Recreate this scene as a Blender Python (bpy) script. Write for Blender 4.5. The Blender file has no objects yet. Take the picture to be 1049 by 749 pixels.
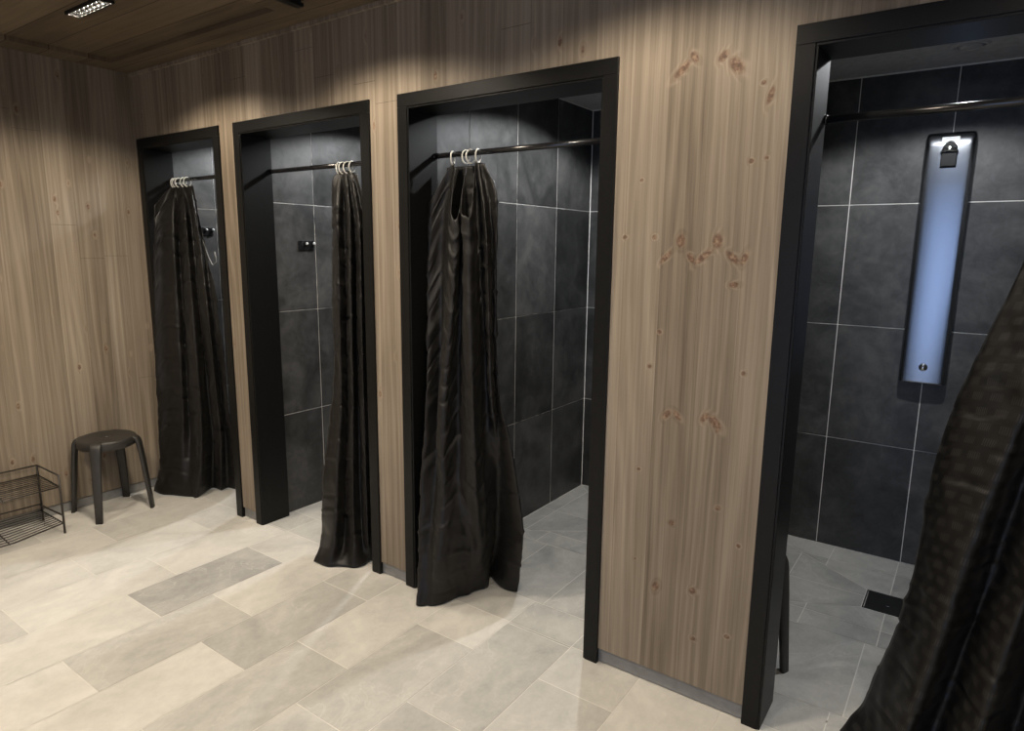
import bpy, bmesh, math, random
from mathutils import Vector, Matrix, noise

random.seed(7)
scene = bpy.context.scene
COL = scene.collection

# ------------------------------------------------------------------ camera
cam_data = bpy.data.cameras.new('camera')
cam_data.sensor_width = 36.0
cam_data.lens = 671.99 * 36.0 / 1049.0
cam_data.clip_start = 0.05
cam = bpy.data.objects.new('camera', cam_data)
COL.objects.link(cam)
yaw, pitch, roll = 0.6131, -0.1767, 0.0114
fw = Vector((-math.sin(yaw) * math.cos(pitch), math.cos(yaw) * math.cos(pitch), math.sin(pitch)))
r0 = Vector((math.cos(yaw), math.sin(yaw), 0))
u0 = r0.cross(fw)
rt = r0 * math.cos(roll) + u0 * math.sin(roll)
up = -r0 * math.sin(roll) + u0 * math.cos(roll)
cam.matrix_world = Matrix(((rt.x, up.x, -fw.x, 4.2591), (rt.y, up.y, -fw.y, -2.0577),
                           (rt.z, up.z, -fw.z, 1.5676), (0, 0, 0, 1)))
scene.camera = cam

# ------------------------------------------------------------------ exposure, sky
scene.view_settings.view_transform = 'Standard'
scene.view_settings.look = 'None'
scene.view_settings.gamma = 1.0
scene.view_settings.use_curve_mapping = False
scene.view_settings.exposure = 0.35
LAMP_W = 58.0            # watts of each louvre lamp in the main ceiling
LAMP_COL = (1.0, 0.87, 0.70)
SPOT_W = 52.0            # watts of each round downlight in the stalls
SPOT_COL = (0.96, 0.98, 1.0)
SKY = (0.46, 0.62, 1.0)
SKY_STRENGTH = 2.0
world = bpy.data.worlds.new('dusk_sky')
scene.world = world
world.use_nodes = True
bg = world.node_tree.nodes['Background']
bg.inputs[0].default_value = (*SKY, 1)
bg.inputs[1].default_value = SKY_STRENGTH

# ------------------------------------------------------------------ dimensions
HC = 2.587               # main ceiling
HS = 2.406               # stall ceilings
HF = 2.188               # top of the black frames
FWD = 0.0605             # frame face width
JD = 0.18                # depth of the jambs
BACK = 1.671             # tiled back wall of the stalls
FRAMES = [(0.031, 0.896), (1.032, 2.043), (2.214, 3.222), (3.769, 4.777)]
STALLS = [(0.045, 0.94), (1.06, 2.10), (2.2205, 3.27), (3.40, 4.77)]
RX, RY = 6.2, -4.1       # right wall, back wall of the room

# ------------------------------------------------------------------ helpers
def link(name, bm, mats, parent=None, smooth=False):
    me = bpy.data.meshes.new(name)
    bmesh.ops.recalc_face_normals(bm, faces=bm.faces[:])
    bm.to_mesh(me); bm.free()
    if smooth:
        for p in me.polygons: p.use_smooth = True
    if not isinstance(mats, (list, tuple)): mats = [mats]
    for m in mats: me.materials.append(m)
    o = bpy.data.objects.new(name, me)
    COL.objects.link(o)
    if parent is not None: o.parent = parent
    return o

def struct(name, bm, mats, parent=None, smooth=False):
    o = link(name, bm, mats, parent, smooth)
    o['kind'] = 'structure'
    return o

def tag(o, label, cat, group=None):
    o['label'] = label; o['category'] = cat
    if group: o['group'] = group
    return o

def thing(name, label, cat, loc=(0, 0, 0), rz=0.0, group=None):
    o = bpy.data.objects.new(name, None)
    o.empty_display_size = 0.05
    COL.objects.link(o)
    o.location = loc; o.rotation_euler = (0, 0, rz)
    return tag(o, label, cat, group)

def copy_tree(o, parent=None):
    c = o.copy(); COL.objects.link(c); c.parent = parent
    for ch in list(o.children): copy_tree(ch, c)
    return c

def box(bm, x0, x1, y0, y1, z0, z1, bev=0.0, mi=0, seg=2):
    b2 = bmesh.new()
    vs = [b2.verts.new((x, y, z)) for x in (x0, x1) for y in (y0, y1) for z in (z0, z1)]
    for f in ((0, 1, 3, 2), (4, 6, 7, 5), (0, 4, 5, 1), (2, 3, 7, 6), (0, 2, 6, 4), (1, 5, 7, 3)):
        b2.faces.new([vs[i] for i in f])
    if bev > 0:
        bmesh.ops.bevel(b2, geom=b2.edges[:], offset=bev, segments=seg, affect='EDGES', profile=0.5)
    merge(bm, b2, mi)

def merge(bm, b2, mi=0, mat=None):
    bmesh.ops.recalc_face_normals(b2, faces=b2.faces[:])
    if mat is not None: b2.transform(mat)
    mp = {}
    for v in b2.verts: mp[v] = bm.verts.new(v.co)
    for f in b2.faces:
        try:
            nf = bm.faces.new([mp[v] for v in f.verts]); nf.material_index = mi; nf.smooth = f.smooth
        except ValueError: pass
    b2.free()

def tube(bm, pts, r, n=10, closed=False, caps=True, mi=0):
    pts = [Vector(p) for p in pts]; N = len(pts); rings = []
    rs = r if isinstance(r, (list, tuple)) else [r] * N
    ref = None
    for i in range(N):
        if closed: t = pts[(i + 1) % N] - pts[i - 1]
        else: t = pts[min(i + 1, N - 1)] - pts[max(i - 1, 0)]
        t.normalize()
        if ref is None: ref = Vector((0, 0, 1)) if abs(t.z) < 0.9 else Vector((1, 0, 0))
        a = t.cross(ref)
        if a.length < 1e-5: a = t.orthogonal()
        a.normalize(); b = a.cross(t).normalized(); ref = b
        rings.append([bm.verts.new(pts[i] + (a * math.cos(k * 2 * math.pi / n) + b * math.sin(k * 2 * math.pi / n)) * rs[i]) for k in range(n)])
    for i in range(N if closed else N - 1):
        A, B = rings[i], rings[(i + 1) % N]
        for k in range(n):
            f = bm.faces.new((A[k], A[(k + 1) % n], B[(k + 1) % n], B[k])); f.smooth = True; f.material_index = mi
    if caps and not closed:
        bm.faces.new(rings[0]).material_index = mi; bm.faces.new(rings[-1][::-1]).material_index = mi

def lathe(bm, prof, n=32, cx=0, cy=0, mi=0, cap=True):
    rings = []
    for r, z in prof:
        rings.append([bm.verts.new((cx + r * math.cos(k * 2 * math.pi / n), cy + r * math.sin(k * 2 * math.pi / n), z)) for k in range(n)])
    for A, B in zip(rings, rings[1:]):
        for k in range(n):
            f = bm.faces.new((A[k], A[(k + 1) % n], B[(k + 1) % n], B[k])); f.smooth = True; f.material_index = mi
    if cap:
        bm.faces.new(rings[0]).material_index = mi; bm.faces.new(rings[-1][::-1]).material_index = mi

def catmull(P, t):
    n = len(P) - 1
    t = max(0.0, min(n - 1e-6, t)); i = int(t); f = t - i
    p1, p2 = P[i], P[i + 1]
    p0 = P[i - 1] if i > 0 else p1 * 2 - p2
    p3 = P[i + 2] if i + 2 <= n else p2 * 2 - p1
    return 0.5 * (2 * p1 + (p2 - p0) * f + (2 * p0 - 5 * p1 + 4 * p2 - p3) * f * f + (3 * p1 - p0 - 3 * p2 + p3) * f ** 3)

# ------------------------------------------------------------------ materials
class NT:
    def __init__(self, name):
        self.m = bpy.data.materials.new(name); self.m.use_nodes = True
        self.t = self.m.node_tree; self.b = self.t.nodes['Principled BSDF']
    def n(self, typ, **kw):
        nd = self.t.nodes.new('ShaderNode' + typ)
        for k, v in kw.items(): setattr(nd, k, v)
        return nd
    def set(self, nd, **kw):
        for k, v in kw.items():
            key = int(k[1:]) if k[0] == 'i' and k[1:].isdigit() else k
            if hasattr(v, 'is_output'): self.t.links.new(v, nd.inputs[key])
            else: nd.inputs[key].default_value = v
        return nd
    def math(self, op, a, b=None, c=None, clamp=False):
        nd = self.n('Math', operation=op); nd.use_clamp = clamp
        for i, v in enumerate((a, b, c)):
            if v is None: continue
            if hasattr(v, 'is_output'): self.t.links.new(v, nd.inputs[i])
            else: nd.inputs[i].default_value = v
        return nd.outputs[0]
    def comb(self, x, y, z): return self.set(self.n('CombineXYZ'), i0=x, i1=y, i2=z).outputs[0]
    def noise(self, vec, scale, detail=3.0, rough=0.5, dist=0.0):
        nd = self.n('TexNoise'); self.set(nd, Vector=vec, Scale=scale, Detail=detail, Roughness=rough, Distortion=dist)
        return nd.outputs['Fac']
    def ramp(self, fac, stops, interp='LINEAR'):
        nd = self.n('ValToRGB'); e = nd.color_ramp.elements; nd.color_ramp.interpolation = interp
        while len(e) < len(stops): e.new(0.5)
        for el, (p, c) in zip(e, stops):
            el.position = p; el.color = (*c, 1) if len(c) == 3 else c
        self.t.links.new(fac, nd.inputs[0]); return nd.outputs[0]
    def mix(self, fac, a, b, mode='MIX'):
        nd = self.n('Mix', data_type='RGBA', blend_type=mode)
        for idx, v in ((0, fac), (6, a), (7, b)):
            if hasattr(v, 'is_output'): self.t.links.new(v, nd.inputs[idx])
            else: nd.inputs[idx].default_value = v if idx == 0 else (*v, 1)
        return nd.outputs[2]
    def bump(self, h, strength=0.2, dist=0.002):
        nd = self.n('Bump'); self.set(nd, Height=h, Strength=strength, Distance=dist)
        self.t.links.new(nd.outputs[0], self.b.inputs['Normal'])
    def fin(self, **kw):
        self.set(self.b, **kw); return self.m

def plain(name, col, rough=0.5, metal=0.0, spec=0.5, var=0.12, scale=30.0):
    k = NT(name); pos = k.n('TexCoord').outputs['Object']
    f = k.noise(pos, scale)
    lo = tuple(c * (1 - var) for c in col); hi = tuple(c * (1 + var) for c in col)
    c = k.ramp(f, [(0.3, lo), (0.7, hi)])
    k.set(k.b, **{'Base Color': c, 'Roughness': rough, 'Metallic': metal, 'Specular IOR Level': spec})
    return k.m

# knots that show on the wide panel between the third and fourth openings: x, z, tilt (rad), half width, half height
KNOTS = [(3.438, 2.120, 0.75, .040, .013), (3.474, 2.150, -0.9, .022, .012), (3.564, 2.140, 0.8, .022, .014), (3.605, 2.108, -0.85, .034, .020),
         (3.415, 1.545, 0.85, .030, .010), (3.463, 1.597, 1.57, .024, .016), (3.500, 1.543, -0.9, .022, .011), (3.540, 1.548, 0.7, .042, .011),
         (3.582, 1.597, 1.57, .026, .018), (3.632, 1.547, -0.75, .030, .013), (3.668, 1.545, 1.2, .026, .011), (3.641, 1.464, 0.1, .018, .010),
         (3.447, 1.020, 0.85, .024, .012), (3.484, 1.022, -0.9, .022, .011), (3.577, 1.030, 0.95, .022, .012), (3.612, 1.018, -0.85, .032, .016),
         (3.709, 2.012, 1.3, .030, .010), (3.687, 2.050, 0.3, .009, .007), (3.667, 1.832, 0.0, .010, .009), (3.711, 1.838, 0.0, .007, .007),
         (3.318, 1.793, 0.4, .008, .007), (3.266, 1.609, 0.4, .010, .008), (3.372, 1.609, 0.3, .010, .009), (3.406, 1.298, 0.4, .010, .009),
         (3.377, 1.178, 0.3, .009, .008), (3.355, 0.808, 0.2, .009, .007), (3.486, 0.640, 0.3, .012, .010), (3.574, 0.415, 0.5, .016, .013),
         (3.640, 0.732, 0.3, .010, .008), (3.440, 0.389, 1.2, .022, .014), (3.357, 0.470, 0.3, .007, .006), (3.585, 0.240, 0.0, .011, .009),
         (3.62, 0.99, 0.2, .007, .007), (3.69, 1.19, 0.2, .008, .008), (3.715, 0.62, 0.2, .009, .009), (3.70, 0.29, 0.2, .011, .009)]

def wood_wall(name, axis, knots=(), seed=0.0):
    k = NT(name)
    sep = k.n('SeparateXYZ'); k.t.links.new(k.n('TexCoord').outputs['Object'], sep.inputs[0])
    u = sep.outputs[axis]; z = sep.outputs[2]
    PW = 0.132
    pf = k.math('DIVIDE', k.math('ADD', u, 7.03 + seed), PW)
    pid = k.math('FLOOR', pf)
    rnd = k.n('TexWhiteNoise', noise_dimensions='1D'); k.t.links.new(pid, rnd.inputs['W'])
    r1 = rnd.outputs['Value']
    rc = k.n('SeparateColor'); k.t.links.new(rnd.outputs['Color'], rc.inputs[0])
    r2, r3 = rc.outputs[0], rc.outputs[1]
    # random small knots
    kv = k.comb(k.math('MULTIPLY', u, 9.5), 3.1 + seed, k.math('ADD', k.math('MULTIPLY', z, 5.0), k.math('MULTIPLY', r1, 9.0)))
    vor = k.n('TexVoronoi', voronoi_dimensions='3D', feature='F1'); k.set(vor, Vector=kv, Scale=1.0, Randomness=1.0)
    vc = k.n('SeparateColor'); k.t.links.new(vor.outputs['Color'], vc.inputs[0])
    has = k.math('GREATER_THAN', vc.outputs[0], 0.22)
    kd = k.set(k.n('MapRange', interpolation_type='SMOOTHSTEP'), Value=vor.outputs['Distance'], i1=0.22, i2=0.05, i3=0.0, i4=1.0).outputs[0]
    kcore = k.math('MULTIPLY', k.set(k.n('MapRange', interpolation_type='SMOOTHSTEP'), Value=vor.outputs['Distance'], i1=0.105, i2=0.05, i3=0.0, i4=1.0).outputs[0], has)
    warp = k.math('MULTIPLY', kd, has)
    if knots:
        # the panel between openings has no random knots of its own
        inside = k.math('MULTIPLY', k.math('GREATER_THAN', u, 3.2), k.math('LESS_THAN', u, 3.8))
        off = k.math('SUBTRACT', 1.0, k.math('MULTIPLY', inside, k.math('LESS_THAN', z, 2.2)))
        warp = k.math('MULTIPLY', warp, off); kcore = k.math('MULTIPLY', kcore, off)
        dmin = k.math('SUBTRACT', 4.0, k.n('Attribute', attribute_name='knot', attribute_type='GEOMETRY').outputs['Fac'])
        kcore = k.math('MAXIMUM', kcore, k.set(k.n('MapRange', interpolation_type='SMOOTHSTEP'), Value=dmin, i1=1.15, i2=0.55, i3=0.0, i4=1.0).outputs[0])
        warp = k.math('MAXIMUM', warp, k.set(k.n('MapRange', interpolation_type='SMOOTHSTEP'), Value=dmin, i1=2.0, i2=0.6, i3=0.0, i4=1.0).outputs[0])
    # growth rings: long wavy bands running up the board, bent round the knots
    zz = k.math('ADD', z, k.math('MULTIPLY', r2, 11.0))
    slow = k.noise(k.comb(k.math('MULTIPLY', u, 5.0), seed, k.math('MULTIPLY', zz, 0.32)), 1.0, 2.0)
    ph = k.math('ADD', k.math('MULTIPLY', u, 52.0), k.math('ADD', k.math('MULTIPLY', slow, 17.0), k.math('MULTIPLY', warp, 1.8)))
    ring = k.math('ADD', k.math('MULTIPLY', k.math('SINE', k.math('MULTIPLY', ph, 3.0)), 0.5), 0.5)
    ring = k.math('POWER', ring, 2.2)
    fine = k.noise(k.comb(k.math('MULTIPLY', u, 260.0), seed, k.math('MULTIPLY', zz, 5.0)), 1.0, 3.0, 0.6)
    streak = k.noise(k.comb(k.math('MULTIPLY', u, 34.0), seed, k.math('MULTIPLY', zz, 0.5)), 1.0, 4.0, 0.65)
    thin = k.noise(k.comb(k.math('MULTIPLY', u, 120.0), seed + 3.0, k.math('MULTIPLY', zz, 0.8)), 1.0, 2.0, 0.5)
    broad = k.noise(k.comb(k.math('MULTIPLY', u, 1.6), seed, k.math('MULTIPLY', z, 0.8)), 1.0, 3.0, 0.5)
    f = k.math('ADD', k.math('ADD', k.math('MULTIPLY', streak, 0.44), 0.09), k.math('MULTIPLY', fine, 0.24))
    f = k.math('ADD', f, k.math('MULTIPLY', k.math('SUBTRACT', thin, 0.5), 0.28))
    f = k.math('ADD', f, k.math('MULTIPLY', ring, 0.10))
    f = k.math('ADD', f, k.math('MULTIPLY', k.math('SUBTRACT', r1, 0.5), 0.22))
    f = k.math('ADD', f, k.math('MULTIPLY', k.math('SUBTRACT', broad, 0.5), 0.45))
    col = k.ramp(f, [(0.22, (.125, .097, .068)), (0.40, (.205, .166, .123)), (0.56, (.277, .228, .172)), (0.80, (.385, .324, .252))])
    # knot colours
    kn = k.noise(k.comb(k.math('MULTIPLY', u, 70.0), 0.0, k.math('MULTIPLY', z, 70.0)), 1.0, 2.0)
    kcol = k.ramp(kn, [(0.3, (.065, .036, .024)), (0.5, (.150, .084, .052)), (0.7, (.30, .21, .14))])
    halo = k.math('MULTIPLY', k.math('SUBTRACT', warp, kcore), 0.13, clamp=True)
    col = k.mix(halo, col, (.42, .30, .20))
    col = k.mix(k.math('MULTIPLY', kcore, 0.82), col, kcol)
    # board edges and butt joints
    fr = k.math('FRACT', pf)
    ed = k.math('MINIMUM', fr, k.math('SUBTRACT', 1.0, fr))
    edge = k.math('LESS_THAN', ed, 0.010)
    jz = k.math('FRACT', k.math('DIVIDE', k.math('ADD', z, k.math('MULTIPLY', r3, 3.0)), 3.0))
    joint = k.math('LESS_THAN', jz, 0.0007)
    if knots: joint = k.math('MULTIPLY', joint, off)
    ln = k.math('MAXIMUM', k.math('MULTIPLY', edge, 0.30), k.math('MULTIPLY', joint, 0.7))
    col = k.mix(ln, col, (.07, .05, .035))
    h = k.math('SUBTRACT', k.math('MULTIPLY', f, 0.5), ln)
    k.bump(h, 0.25, 0.0015)
    return k.fin(**{'Base Color': col, 'Roughness': 0.62, 'Specular IOR Level': 0.25})

def wood_ceiling(name):
    k = NT(name)
    sep = k.n('SeparateXYZ'); k.t.links.new(k.n('TexCoord').outputs['Object'], sep.inputs[0])
    x, y = sep.outputs[0], sep.outputs[1]
    pf = k.math('DIVIDE', k.math('ADD', y, 9.02), 0.19); pid = k.math('FLOOR', pf)
    rnd = k.n('TexWhiteNoise', noise_dimensions='1D'); k.t.links.new(pid, rnd.inputs['W']); r = rnd.outputs['Value']
    g = k.noise(k.comb(k.math('ADD', k.math('MULTIPLY', x, 1.2), k.math('MULTIPLY', r, 20.0)), k.math('MULTIPLY', y, 38.0), 0.0), 1.0, 4.0, 0.65)
    b = k.noise(k.comb(k.math('MULTIPLY', x, 1.6), k.math('MULTIPLY', y, 5.0), r), 1.0, 3.0)
    f = k.math('ADD', k.math('ADD', k.math('MULTIPLY', g, 0.5), k.math('MULTIPLY', b, 0.45)), k.math('MULTIPLY', k.math('SUBTRACT', r, 0.5), 0.3))
    col = k.ramp(f, [(0.25, (.075, .055, .035)), (0.5, (.15, .113, .073)), (0.75, (.23, .18, .122))])
    fr = k.math('FRACT', pf); ed = k.math('MINIMUM', fr, k.math('SUBTRACT', 1.0, fr))
    ln = k.math('LESS_THAN', ed, 0.016)
    col = k.mix(k.math('MULTIPLY', ln, 0.7), col, (.03, .018, .010))
    k.bump(k.math('SUBTRACT', k.math('MULTIPLY', f, 0.4), ln), 0.3, 0.003)
    return k.fin(**{'Base Color': col, 'Roughness': 0.6, 'Specular IOR Level': 0.25})

def slate(name):
    k = NT(name); pos = k.n('TexCoord').outputs['Object']
    at = k.n('Attribute', attribute_name='tone', attribute_type='GEOMETRY').outputs['Fac']
    a = k.noise(pos, 3.2, 6.0, 0.62, 0.9); b = k.noise(pos, 16.0, 5.0, 0.65, 0.4)
    f = k.math('ADD', k.math('MULTIPLY', a, 0.65), k.math('MULTIPLY', b, 0.35))
    f = k.math('ADD', f, k.math('MULTIPLY', k.math('SUBTRACT', at, 0.5), 0.16))
    col = k.ramp(f, [(0.34, (.025, .025, .0245)), (0.46, (.044, .044, .043)), (0.56, (.070, .0695, .068)), (0.70, (.112, .110, .105))])
    k.bump(f, 0.5, 0.004)
    return k.fin(**{'Base Color': col, 'Roughness': k.ramp(f, [(0.3, (.36,) * 3), (0.7, (.52,) * 3)]), 'Specular IOR Level': 0.45})

def floor_tile(name):
    k = NT(name); pos = k.n('TexCoord').outputs['Object']
    sep = k.n('SeparateXYZ'); k.t.links.new(pos, sep.inputs[0])
    at = k.n('Attribute', attribute_name='tone', attribute_type='GEOMETRY').outputs['Fac']
    v = k.comb(k.math('ADD', sep.outputs[0], k.math('MULTIPLY', at, 37.0)), k.math('MULTIPLY', k.math('ADD', sep.outputs[1], k.math('MULTIPLY', at, 11.0)), 0.7), 0.0)
    a = k.noise(v, 2.6, 5.0, 0.55, 1.3); b = k.noise(v, 22.0, 4.0, 0.6); c = k.noise(v, 90.0, 2.0, 0.5)
    f = k.math('ADD', k.math('ADD', k.math('MULTIPLY', a, 0.6), k.math('MULTIPLY', b, 0.3)), k.math('MULTIPLY', c, 0.1))
    f = k.math('ADD', f, k.math('MULTIPLY', k.math('SUBTRACT', at, 0.5), 0.42))
    col = k.ramp(f, [(0.22, (.300, .296, .282)), (0.42, (.44, .43, .40)), (0.60, (.56, .545, .505)), (0.80, (.68, .66, .61))])
    vein = k.set(k.n('MapRange'), Value=k.math('ABSOLUTE', k.math('SUBTRACT', a, 0.53)), i1=0.008, i2=0.0, i3=0.0, i4=0.35).outputs[0]
    col = k.mix(vein, col, (.62, .60, .56))
    k.bump(f, 0.12, 0.002)
    return k.fin(**{'Base Color': col, 'Roughness': k.ramp(b, [(0.3, (.40,) * 3), (0.7, (.54,) * 3)]), 'Specular IOR Level': 0.4})

def fabric(name, dashes=0.5, tone=1.0):
    k = NT(name); uv = k.n('UVMap').outputs[0]
    sep = k.n('SeparateXYZ'); k.t.links.new(uv, sep.inputs[0]); u, v = sep.outputs[0], sep.outputs[1]
    # woven rows of short dashes, in groups of four
    vf = k.math('DIVIDE', v, 0.042); row = k.math('FLOOR', vf)
    uu = k.math('ADD', k.math('DIVIDE', u, 0.074), k.math('MULTIPLY', k.math('MODULO', row, 2.0), 0.5))
    gu = k.math('FRACT', uu); gv = k.math('FRACT', vf)
    ing = k.math('MULTIPLY', k.math('LESS_THAN', gu, 0.56), k.math('LESS_THAN', gv, 0.52))
    tick = k.math('LESS_THAN', k.math('FRACT', k.math('MULTIPLY', gu, 9.5)), 0.5)
    d = k.math('MULTIPLY', ing, tick)
    weave = k.noise(k.comb(k.math('MULTIPLY', u, 900.0), k.math('MULTIPLY', v, 160.0), 0.0), 1.0, 2.0)
    base = k.mix(weave, tuple(c * tone for c in (.0050, .0045, .0041)), tuple(c * tone for c in (.0095, .0086, .0078)))
    col = k.mix(k.math('MULTIPLY', d, dashes), base, (.030, .028, .025))
    wr = k.noise(k.comb(k.math('MULTIPLY', u, 6.0), k.math('MULTIPLY', v, 22.0), 0.0), 1.0, 4.0, 0.6, 0.6)
    h = k.math('ADD', k.math('MULTIPLY', wr, 1.0), k.math('MULTIPLY', weave, 0.03))
    k.bump(h, 0.30, 0.006)
    return k.fin(**{'Base Color': col, 'Roughness': 0.48, 'Specular IOR Level': 0.34, 'Sheen Weight': 0.03, 'Sheen Roughness': 0.4,
                    'Sheen Tint': (0.9, 0.85, 0.8, 1)})

def emit(name, col, strength):
    k = NT(name); e = k.n('Emission'); k.set(e, Color=(*col, 1), Strength=strength)
    k.t.links.new(e.outputs[0], k.t.nodes['Material Output'].inputs[0]); return k.m

def brushed(name):
    k = NT(name); pos = k.n('TexCoord').outputs['Object']
    mp = k.n('Mapping'); k.t.links.new(pos, mp.inputs[0]); mp.inputs[3].default_value = (900, 900, 4)
    f = k.noise(mp.outputs[0], 1.0, 2.0)
    k.bump(f, 0.02, 0.0003)
    return k.fin(**{'Base Color': (.32, .34, .37, 1), 'Metallic': 1.0, 'Roughness': k.ramp(f, [(0.3, (.22,) * 3), (0.7, (.25,) * 3)])})

M_WOOD_F = wood_wall('grey_pine_boards_front', 0, KNOTS)
M_WOOD_L = wood_wall('grey_pine_boards_left', 1, (), 2.7)
M_CEIL = wood_ceiling('brown_ceiling_boards')
M_SLATE = slate('black_slate_tile')
M_FLOOR = floor_tile('pale_stone_tile')
M_GROUT = plain('pale_grout', (.84, .82, .77), 0.8, var=0.04)
M_FRAME = plain('black_painted_wood', (.0062, .0062, .0060), 0.40, spec=0.22)
M_BASE = plain('grey_stone_skirting', (.23, .23, .225), 0.5)
M_GROUT_F = plain('stone_grout', (.68, .66, .61), 0.8, var=0.05)
M_PLASTER = plain('grey_plaster', (.42, .42, .43), 0.8)
M_FAB = fabric('black_woven_fabric', 0.22)
M_FAB2 = fabric('black_dashed_fabric', 0.60, 0.62)
M_RING = plain('ivory_plastic', (.72, .70, .64), 0.4, var=0.04)
M_ROD = plain('black_lacquered_steel', (.012, .012, .013), 0.20, spec=0.6)
M_STOOL = plain('charcoal_plastic', (.030, .028, .025), 0.46)
M_WIRE = plain('dark_brown_wire', (.030, .025, .020), 0.45)
M_STEEL = brushed('brushed_steel')
M_CHROME = plain('polished_chrome', (.85, .86, .88), 0.08, metal=1.0, var=0.02)
M_BLACK = plain('matt_black', (.008, .008, .008), 0.5)
M_WHITE = plain('white_painted_glint', (.85, .86, .86), 0.35, var=0.03)  # white standing in for lamp reflections on the badge and hook tips
M_GLASS = NT('door_glass').fin(**{'Base Color': (0.93, 0.96, 0.97, 1), 'Roughness': 0.0, 'Transmission Weight': 1.0, 'IOR': 1.0})
M_LED = emit('lamp_cell_glow', (1.0, .88, .70), 110.0)
M_SPOTGLOW = emit('downlight_glow', (.97, .98, 1.0), 14.0)

# ================================================================== THE SETTING
# ---- floor: pale stone slabs laid end to end, cut to falls inside the stalls
def clip(poly, a, b, c):          # keep a*x + b*y <= c
    out = []
    for i in range(len(poly)):
        p, q = poly[i], poly[(i + 1) % len(poly)]
        dp, dq = a * p[0] + b * p[1] - c, a * q[0] + b * q[1] - c
        if dp <= 0: out.append(p)
        if (dp < 0 < dq) or (dq < 0 < dp):
            t = dp / (dp - dq); out.append((p[0] + t * (q[0] - p[0]), p[1] + t * (q[1] - p[1])))
    return out

def ccw(poly):
    s = sum(poly[i][0] * poly[(i + 1) % len(poly)][1] - poly[(i + 1) % len(poly)][0] * poly[i][1] for i in range(len(poly)))
    return poly if s > 0 else poly[::-1]

def clip_poly(poly, region, inset=0.0):
    region = ccw(region)
    for i in range(len(region)):
        (x0, y0), (x1, y1) = region[i], region[(i + 1) % len(region)]
        L = math.hypot(x1 - x0, y1 - y0)
        if L < 1e-6: continue
        nx, ny = (y1 - y0) / L, -(x1 - x0) / L      # outward
        poly = clip(poly, nx, ny, nx * x0 + ny * y0 - inset)
        if len(poly) < 3: return []
    return poly

fb = bmesh.new(); ft = fb.faces.layers.float.new('tone')
def slab(poly, tone, g=0.0019):
    poly = ccw(poly)
    q = clip_poly(poly, poly, g)
    if len(q) < 3: return
    f = fb.faces.new([fb.verts.new((x, y, 0.0)) for x, y in q]); f[ft] = tone; f.material_index = 0

TONE = {}
rf = random.Random(21)
def region_tiles(region, xs, ys_of, tone=None):
    for i in range(len(xs) - 1):
        ys = ys_of(i)
        for j in range(len(ys) - 1):
            t = [(xs[i], ys[j]), (xs[i + 1], ys[j]), (xs[i + 1], ys[j + 1]), (xs[i], ys[j + 1])]
            t = clip_poly(t, region)
            v = TONE.get((i, j), rf.random()) if tone is None else tone + rf.uniform(-.12, .12)
            if len(t) >= 3: slab(t, v)

X0 = 1.262 - 0.3047 * 5
xs = [X0 + 0.3047 * i for i in range(24)]
def room_rows(i):
    o = -0.205 if (i % 2 == 1) else 0.028
    return sorted([0.04] + [o - 0.609 * k for k in range(8) if o - 0.609 * k < 0.035])
# tones seen in the photograph: greyer slabs among the cream ones
names = {}
for i in range(23):
    rr = room_rows(i)
    for j in range(len(rr) - 1):
        xm, ym = (xs[i] + xs[i + 1]) / 2, (rr[j] + rr[j + 1]) / 2
        v = 0.62 + rf.uniform(-0.22, 0.30)
        for gx, gy, gv in ((1.41, -.51, .02), (2.02, -.52, .30), (1.71, -.89, .42), (2.33, -.27, .60), (1.71, -.28, .88), (1.41, -1.12, .80),
                           (2.02, -1.12, .85), (2.33, -.88, .38), (2.63, -.52, .34), (2.63, -.08, .85), (2.02, -.08, .45), (2.94, -.88, .30),
                           (2.94, -.26, .32), (3.24, -.5, .48), (.8, -.3, .7), (.5, -.5, .5), (1.1, -.9, .9), (.8, -.8, .75), (2.63, -1.1, .42)):
            if abs(gx - xm) < .16 and abs(gy - ym) < .31: v = gv
        TONE[(i, j)] = v
room = [(-0.3, RY - .2), (RX + .2, RY - .2), (RX + .2, 0.04), (-0.3, 0.04)]
region_tiles(room, xs, room_rows)
for si, ((fx0, fx1), (sx0, sx1)) in enumerate(zip(FRAMES, STALLS)):
    # doorway threshold and the flat strip behind it
    k0 = int((fx0 - X0) / 0.3047)
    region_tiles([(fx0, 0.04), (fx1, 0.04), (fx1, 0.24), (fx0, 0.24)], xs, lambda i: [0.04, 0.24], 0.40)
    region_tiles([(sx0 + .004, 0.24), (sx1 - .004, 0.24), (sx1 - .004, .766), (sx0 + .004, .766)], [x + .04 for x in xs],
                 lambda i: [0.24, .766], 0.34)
    cx = (sx0 + sx1) / 2
    if si == 2: cx = 2.745
    d0, d1, e0, e1 = cx - .095, cx + .095, 1.07, 1.26
    a, b, c, d = (sx0 + .004, .766), (sx1 - .004, .766), (sx1 - .004, BACK - .004), (sx0 + .004, BACK - .004)
    P, Q, R_, S_ = (d0, e0), (d1, e0), (d1, e1), (d0, e1)
    gx = [cx - .6 + .3 * k - .0 for k in range(-1, 7)]
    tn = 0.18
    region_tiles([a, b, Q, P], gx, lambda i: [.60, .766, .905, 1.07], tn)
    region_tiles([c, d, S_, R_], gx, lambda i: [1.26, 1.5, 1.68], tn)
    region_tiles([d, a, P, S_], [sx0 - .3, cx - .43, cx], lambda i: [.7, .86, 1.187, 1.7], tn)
    region_tiles([b, c, R_, Q], [cx, cx + .43, sx1 + .3], lambda i: [.7, .86, 1.187, 1.7], tn)
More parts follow.
